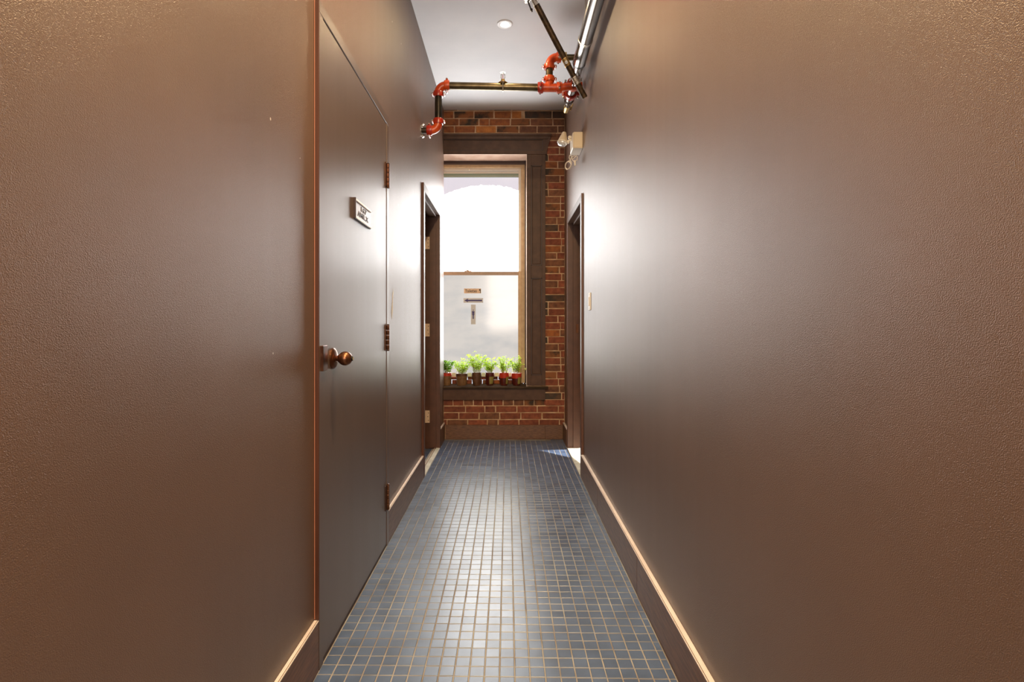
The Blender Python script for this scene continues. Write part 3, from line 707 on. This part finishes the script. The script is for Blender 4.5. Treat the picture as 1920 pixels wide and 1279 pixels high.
br = .0235*H
xl, xt = -.4475*H, .2684*H
zl, zr_ = hz(1.540), hz(1.526)
zlo = hz(1.250); yb_ = YBR*H
bp = root('sprinkler_branch', (0, yb_, zl), 'black pipe with orange elbows and couplings crossing the corridor below the ceiling', 'pipe')
R = .05*H
zz = lambda x: zl+(zr_-zl)*(x-xl)/(xt-xl)
obj('pipe', sweep(bmesh.new(), [(xl+R, yb_, zz(xl+R)), (xt-.02, yb_, zz(xt))], br, 24), M['olive'], bp, smooth=True)
obj('elbow', sweep(bmesh.new(), arc((xl, yb_, zl-R), (0, 0, 1), (1, 0, 0), R), br*1.12, 20), M['orange'], bp, smooth=True)
coupling((xl+R+.006, yb_, zl), (1, 0, 0), br, M['orange'], bp, .04, up=Vector((0, 1, 0)))
coupling((xl, yb_, zl-R-.008), (0, 0, 1), br, M['red'], bp, .04)
obj('pipe', sweep(bmesh.new(), [(xl, yb_, zl-R), (xl, yb_, zlo+R)], br*.98, 24), M['black'], bp, smooth=True, label='black riser pipe')
coupling((xl, yb_, zlo+R+.008), (0, 0, 1), br, M['red'], bp, .04)
obj('elbow', sweep(bmesh.new(), arc((xl, yb_, zlo+R), (0, 0, -1), (-1, 0, 0), R), br*1.12, 20), M['orange'], bp, smooth=True)
coupling((xl-R-.008, yb_, zlo), (1, 0, 0), br, M['red'], bp, .04, up=Vector((0, 1, 0)))
obj('pipe', sweep(bmesh.new(), [(xl-R, yb_, zlo), (XL-.02, yb_, zlo)], br*.8, 20), M['black'], bp, smooth=True)
fl = obj('wall_flange', T((XL, yb_, zlo), (1, 0, 0), [(0, br*1.6), (.003, br*1.6), (.006, br*1.1)], 20), M['zinc'], bp, smooth=True)
bm = bmesh.new(); 
for s in (1, -1):
    sweep(bm, [(XL+.004, yb_, zlo+s*.03), (XL+.016, yb_, zlo+s*.05)], [.004, .009], 10); turned(bm, (XL+.004, yb_, zlo+s*.03), (1, 0, 0), [(0, .008), (.01, .008)], 6)
obj('wing_screws', bm, M['zinc'], fl, kind='stuff')
# tee and up-and-over to the right wall
tb_ = bmesh.new(); sweep(tb_, [(xt-.055, yb_, zr_), (xt+.065, yb_, zr_)], br*1.12, 20); sweep(tb_, [(xt, yb_, zr_), (xt, yb_, zr_+.05)], br*1.12, 20)
obj('tee', tb_, M['orange'], bp, smooth=True)
coupling((xt-.066, yb_, zr_), (1, 0, 0), br*1.06, M['red'], bp, .042)
coupling((xt+.072, yb_, zr_), (1, 0, 0), br*1.06, M['orange'], bp, .042)
obj('pipe', sweep(bmesh.new(), [(xt+.06, yb_, zr_), (xm-.02, yb_, zr_+.01)], br, 20), M['orange'], bp, smooth=True)
coupling((xt, yb_, zr_+.062), (0, 0, 1), br*1.04, M['orange'], bp, .04)
zu = hz(1.722)
obj('pipe', sweep(bmesh.new(), [(xt, yb_, zr_+.05), (xt, yb_, zu-R)], br*.98, 20), M['olive'], bp, smooth=True, label='olive riser pipe')
coupling((xt, yb_, zu-R-.012), (0, 0, 1), br*1.04, M['orange'], bp, .04)
obj('elbow', sweep(bmesh.new(), arc((xt, yb_, zu-R), (0, 0, 1), (1, 0, 0), R), br*1.12, 20), M['orange'], bp, smooth=True)
coupling((xt+R+.012, yb_, zu), (1, 0, 0), br, M['orange'], bp, .036)
obj('pipe', sweep(bmesh.new(), [(xt+R, yb_, zu), (XR+.01, yb_, zu)], br*.8, 20), M['olive'], bp, smooth=True)
coupling((XR-.035, yb_, zu), (1, 0, 0), br*.8, M['red'], bp, .03)
obj('pipe_clamp', T((xt+R+.052, yb_, zu), (1, 0, 0), [(0, br*1.0), (0, br*1.35), (.016, br*1.35), (.016, br*1.0)], 20), M['brass'], bp, smooth=True)
# sprinkler head on its saddle
xs = -.031*H; zsn = zz(xs)
sd = obj('saddle', T((xs, yb_, zsn+br*.7), (0, 0, 1), [(0, .03), (.008, .036), (.014, .030), (.02, .016), (.034, .015)], 20), M['brass'], bp, smooth=True, label='brass sprinkler saddle')
bm = bmesh.new(); sweep(bm, [(xs, yb_-br*1.0, zsn-.045), (xs, yb_-br*1.0, zsn+.03)], .004, 8)
turned(bm, (xs, yb_-br*1.0, zsn+.02), (0, 0, 1), [(0, .009), (.008, .009)], 6)
for s in (0,): pass
obj('strap_bolt', bm, M['zinc'], sd)
bm = bmesh.new(); t0 = zsn+br*.7+.034
sweep(bm, [(xs-.005, yb_, t0), (xs-.013, yb_, t0+.014), (xs-.013, yb_, t0+.036), (xs-.003, yb_, t0+.05), (xs+.003, yb_, t0+.05), (xs+.013, yb_, t0+.036), (xs+.013, yb_, t0+.014), (xs+.005, yb_, t0)], .0032, 8)
sh_ = obj('sprinkler_frame', bm, M['zinc'], bp, smooth=True)
obj('deflector', T((xs, yb_, t0+.05), (0, 0, 1), [(0, .004), (.001, .019), (.0025, .019), (.003, .003)], 16), M['zinc'], sh_)
obj('glass_bulb', T((xs, yb_, t0+.004), (0, 0, 1), [(0, .001), (.008, .0028), (.034, .0028), (.043, .001)], 8), M['red'], sh_, smooth=True)

# sway brace
pt = P(1006, 9, 3.0); pb = P(1096.5, 183, 3.2); dB = (pb-pt).normalized()
rb = root('sway_brace', pb, 'dark rusty pipe brace slanting from the ceiling across the thick galvanised pipe', 'pipe')
bm = bmesh.new(); sweep(bm, [pt, pb], .0175*H, 20); obj('brace_pipe', bm, M['brace'], rb, smooth=True)
obj('pipe_end', T(pb-dB*.001, dB, [(0, .0175*H), (.003, .0175*H), (.003, .0135*H), (.0015, .0130*H)], 20), M['zinc'], rb, smooth=True)
obj('pipe_bore', T(pb+dB*.0012, dB, [(0, .0132*H), (.001, .0132*H)], 20), M['lockblack'], rb)
def bclamp(t, parent, mat, target, name='brace_clamp'):
    c = pt+(pb-pt)*t
    k_ = obj(name, T(c-dB*.028, dB, [(0, .0178*H), (0, .0205*H), (.004, .0215*H), (.005, .0185*H), (.05, .0185*H), (.051, .0215*H), (.055, .0205*H), (.055, .0178*H)], 18), mat, parent)
    bm = bmesh.new(); tg = Vector(target); d = tg-c
    for s in (-.018, .018): sweep(bm, [c+dB*s, c+dB*s+d*.5, tg+dB*s*.4], [.007, .007, .006], 8)
    u, v = frame_of(d)
    turned(bm, c+d.normalized()*(.0215*H), d, [(0, .016), (.012, .016), (.012, .008), (.03, .008)], 6)
    turned(bm, c-d.normalized()*(.0185*H), -d, [(0, .012), (.01, .012), (.01, .007), (.02, .007)], 6)
    obj('clamp_bolt', bm, M['zinc'], k_)
    return k_
bclamp(.60, rb, M['brass'], (xt+R+.06, yb_-.02, zu-.02))
bclamp(.805, rb, M['zinc'], (xm+.03, 3.3*H, zm-m2))
# ceiling bracket at the brace's upper end
bk = root('ceiling_bracket', P(998, -2, 3.0), 'small zinc swivel bracket fixing the slanting brace to the ceiling', 'bracket')
pc = P(997, 0, 3.0)
bm = bmesh.new(); sweep(bm, [pt+dB*.01, P(1001, 1, 3.0), P(998, -6, 3.0)], [.018, .015, .012], 12); obj('swivel', bm, M['zinc'], bk, smooth=True)
obj('ceiling_plate', B(pc.x-.05, pc.x+.05, pc.y-.03, pc.y+.03, CEIL-.008, CEIL, bev=.001), M['zinc'], bk)
bm = bmesh.new(); sweep(bm, [P(988, -2, 2.99), P(996, 18, 2.99)], .005, 8); turned(bm, P(996, 17, 2.99), (.35, 0, -1), [(0, .009), (.008, .009), (.008, .005), (.018, .005)], 6)
sweep(bm, [P(998, -8, 3.0), Vector((P(998, -8, 3.0).x, 3.0*H, CEIL))], .009, 8)
obj('bolt', bm, M['black'], bk)
obj('yoke', B(P(984, 0, 3).x, P(994, 0, 3).x, 2.97*H, 3.01*H, P(0, 5, 3).z, CEIL-.004, bev=.003), M['zinc'], bk)

# ------------------------------------------------ emergency light on the right wall
ye0, ye1 = 3.47*H, 3.62*H; ze0, ze1 = hz(1.163), hz(1.268)
el = root('emergency_light', (XR, (ye0+ye1)/2, ze0), 'cream emergency light with a tilted spot head and coiled cord, above the sunlit doorway', 'emergency light')
obj('housing', B(XR-.070, XR, ye0, ye1, ze0, ze1, bev=.004), M['offwhite'], el)
obj('housing_lid', B(XR-.076, XR-.069, ye0+.004, ye1-.004, ze0+.004, ze1-.004, bev=.003), M['white'], el)
obj('bottom_plate', B(XR-.074, XR-.002, ye0+.002, ye1-.002, ze0-.003, ze0+.001, bev=.001), M['white'], el)
yh = 3.55
a0 = P(1069.5, 262, yh); 
bm = bmesh.new(); sweep(bm, [P(1075, 262, yh), P(1062, 265, yh)], .008, 10); obj('arm', bm, M['white'], el, smooth=True)
bm = bmesh.new(); bmesh.ops.create_uvsphere(bm, u_segments=16, v_segments=10, radius=.0155, matrix=Matrix.Translation(P(1068.5, 258, yh))); obj('swivel_ball', bm, M['white'], el, smooth=True)
bm = bmesh.new(); bmesh.ops.create_uvsphere(bm, u_segments=14, v_segments=8, radius=.012, matrix=Matrix.Translation(P(1065, 267, yh))); obj('swivel_ball', bm, M['white'], el, smooth=True)
hp = P(1058.5, 248, yh); hd = (P(1052.5, 277, yh-.015)-hp); Ld = hd.length
lh = obj('lamp_head', T(hp, hd, [(0, .010), (.004, .016), (Ld*.5, .034), (Ld*.62, .038), (Ld*.66, .0385)], 24), M['offwhite'], el, smooth=True, label='conical spot head')
obj('lamp_rim', T(hp+hd*.62, hd, [(0, .0385), (.001, .0405), (.01, .0405), (.012, .038)], 24), M['white'], lh, smooth=True)
obj('lamp_lens', T(hp+hd*.70, hd, [(0, .037), (.008, .036), (.018, .026), (.023, .010)], 24), M['lens'], lh, smooth=True)
bm = bmesh.new(); cc = P(1065.5, 310, yh)
for k in range(4):
    ph = [0, .5, -.35, .9][k]; rx, rz = .019+.0015*k, .036-.003*k
    pts = []
    for i in range(25):
        t = 2*math.pi*i/24
        v = Vector((math.sin(t)*rx, math.sin(t)*.01*(k-1.5), -math.cos(t)*rz)); v = Matrix.Rotation(.35+ph*.15, 3, 'Y') @ v
        pts.append(cc+v+Vector((0, (k-1.5)*.004, 0)))
    sweep(bm, pts, .0029, 7, cap=False)
sweep(bm, [P(1069, 300, yh), P(1072, 294, yh), P(1077, 292, yh), P(1083, 294, yh), P(1082, 300, yh), P(1076, 303, yh), P(1073, 299, yh), P(1078, 295, yh), P(1082, 290, yh)], .0029, 7)
sweep(bm, [P(1070, 302, yh), P(1067, 296, yh), P(1068, 291, yh), P(1072, 293, yh), P(1073, 300, yh), P(1078, 303, yh)], .0029, 7)
cd = obj('power_cord', bm, M['white'], el, smooth=True, label='coiled white power cord')
obj('plug', sweep(bmesh.new(), [P(1078, 301, yh), P(1078.3, 310.5, yh)], [.0085, .0065], 10), M['white'], cd, smooth=True)

# ------------------------------------------------ potted herbs on the sill
YP = 4.69; sP = F/YP
def plant(px, ph_px, wtop, wbot, rimm, bodym, leafm, n, spread, hmax, label, lab=None, soilc=True, seed=1, rim_h=.3, lsize=.015):
    rnd = random.Random(seed); n = int(n*1.7); spread *= 1.3; hmax *= 1.1
    x = (px-CX)/sP*H; y = YP*H; pr = H/sP; hpot = ph_px*pr; rt, rb_ = wtop/2*pr, wbot/2*pr
    r = root('potted_herb', (x, y, WZ0), label, 'potted plant', group=None)
    pot = obj('pot', T((x, y, WZ0), (0, 0, 1), [(0, rb_), (hpot*(1-rim_h), rb_+(rt-rb_)*.85), (hpot, rt*.97), (hpot, rt*.90), (hpot*.86, rt*.86)], 24), bodym, r, smooth=True)
    obj('rim', T((x, y, WZ0+hpot*(1-rim_h)), (0, 0, 1), [(0, rt*.94), (.002, rt*.99), (hpot*rim_h, rt*1.02), (hpot*rim_h, rt*.92)], 24), rimm, pot, smooth=True)
    obj('soil', T((x, y, WZ0+hpot*.84), (0, 0, 1), [(0, rt*.86), (.004, rt*.84), (.007, rt*.4)], 16), M['soil'], r)
    if lab:
        bm = bmesh.new(); a0, a1 = lab[0], lab[1]; N = 6; ring = []
        for zt in (.12, .68):
            rr = (rb_+(rt-rb_)*.85*zt/(1-rim_h))+.0012
            ring.append([bm.verts.new((x+math.sin(a0+(a1-a0)*i/N)*rr, y-math.cos(a0+(a1-a0)*i/N)*rr, WZ0+hpot*zt)) for i in range(N+1)])
        for i in range(N): bm.faces.new((ring[0][i], ring[0][i+1], ring[1][i+1], ring[1][i]))
        obj('pot_label', bm, lab[2], pot)
    st = bmesh.new(); lf = bmesh.new(); top = WZ0+hpot*.88
    for i in range(n):
        a = rnd.uniform(0, 2*math.pi); q_ = rnd.random()**.6; hh = hmax*(rnd.uniform(.45, 1)*(1-.25*q_))
        bx_, by_ = x+math.cos(a)*rt*.6*q_, y+math.sin(a)*rt*.6*q_
        ex2, ey2 = x+math.cos(a)*spread*q_, y+math.sin(a)*spread*.62*q_
        tip = Vector((ex2, ey2, top+hh)); mid = Vector((bx_*.6+ex2*.4, by_*.6+ey2*.4, top+hh*.6))
        sweep(st, [(bx_, by_, top), mid, tip], [.0013, .0011, .0007], 4, cap=False)
        for j in range(rnd.randint(9, 13)):
            b0 = (tip if j < 4 else mid.lerp(tip, rnd.uniform(-.75, .95)))+Vector((rnd.gauss(0, .006), rnd.gauss(0, .006), rnd.gauss(0, .005)))
            la = rnd.uniform(0, 2*math.pi); el_ = rnd.uniform(-.35, .8)
            d = Vector((math.cos(la)*math.cos(el_), math.sin(la)*math.cos(el_), math.sin(el_))); sz = lsize*rnd.uniform(.65, 1.25)
            s_ = d.cross(Vector((rnd.uniform(-.5, .5), rnd.uniform(-.5, .5), 1))).normalized(); up = s_.cross(d)
            c0 = b0+d*.003
            V = [lf.verts.new(v) for v in (c0, c0+d*sz*.55+s_*sz*.52+up*sz*.12, c0+d*sz*1.25-up*sz*.1, c0+d*sz*.55-s_*sz*.52+up*sz*.12, c0+d*sz*.6)]
            W = [lf.verts.new(v) for v in (c0+d*sz*1.0+s_*sz*.36, c0+d*sz*1.0-s_*sz*.36)]
            lf.faces.new((V[0], V[1], V[4])); lf.faces.new((V[1], W[0], V[2], V[4])); lf.faces.new((V[4], V[2], W[1], V[3])); lf.faces.new((V[0], V[4], V[3]))
    obj('stems', st, M['stem'], r, kind='stuff'); obj('leaves', lf, leafm, r, kind='stuff')
    return r, x, y, top
plant(838, 23, 18, 14, M['potred'], M['pottan'], M['leafdark'], 20, .062, .155, 'darker green herb in a tan pot with red rim, next to the doorway wall', seed=3, rim_h=.25, lsize=.019)
plant(865.8, 22, 22.5, 17, M['potbrown'], M['pottan'], M['leaf'], 26, .078, .15, 'low bushy herb in the widest pot, tan with a brown rim', seed=11, rim_h=.22)
plant(893.6, 24, 18.5, 14, M['potbrown'], M['potbrown'], M['leaf'], 30, .075, .215, 'tallest herb on the sill, in an all brown pot', seed=21, rim_h=.4)
plant(918.5, 24, 17, 13, M['potdark'], M['potdark'], M['leaf'], 24, .074, .165, 'herb in a fully dark maroon pot with olive label and no red rim', seed=31, lab=(-.1, 1.0, M['label']))
plant(945, 23.5, 18.5, 13.5, M['potred'], M['potdark'], M['leaf'], 22, .062, .17, 'herb in a red rimmed maroon pot between two other maroon pots', seed=41, lab=(.45, 1.35, M['label']), rim_h=.42)
r6, x6, y6, t6 = plant(968.5, 22.5, 19, 14, M['potred'], M['potdark'], M['leaf'], 22, .06, .19, 'herb trailing one pale leaf over the casing, in a red rimmed maroon pot', seed=51, lab=(.25, 1.2, M['label']), rim_h=.42)
bm = bmesh.new(); e6 = P(985.5, 692, 4.6)
sweep(bm, [(x6+.02, y6-.01, t6), (x6+.05, y6-.03, t6+.035), e6], [.0014, .0012, .001], 5); obj('trailing_stem', bm, M['stem'], r6)
bm = bmesh.new(); bmesh.ops.create_uvsphere(bm, u_segments=8, v_segments=6, radius=.012, matrix=Matrix.Translation(e6) @ Matrix.Rotation(.5, 4, 'Y') @ Matrix.Diagonal((1.4, .35, .9, 1)))
obj('drooping_leaf', bm, M['petal'], r6, smooth=True, label='pale drooping leaf')
for i, (a, b_) in enumerate(((.42, -.1), (.9, .25))): pass
print('tiles individually', nind)
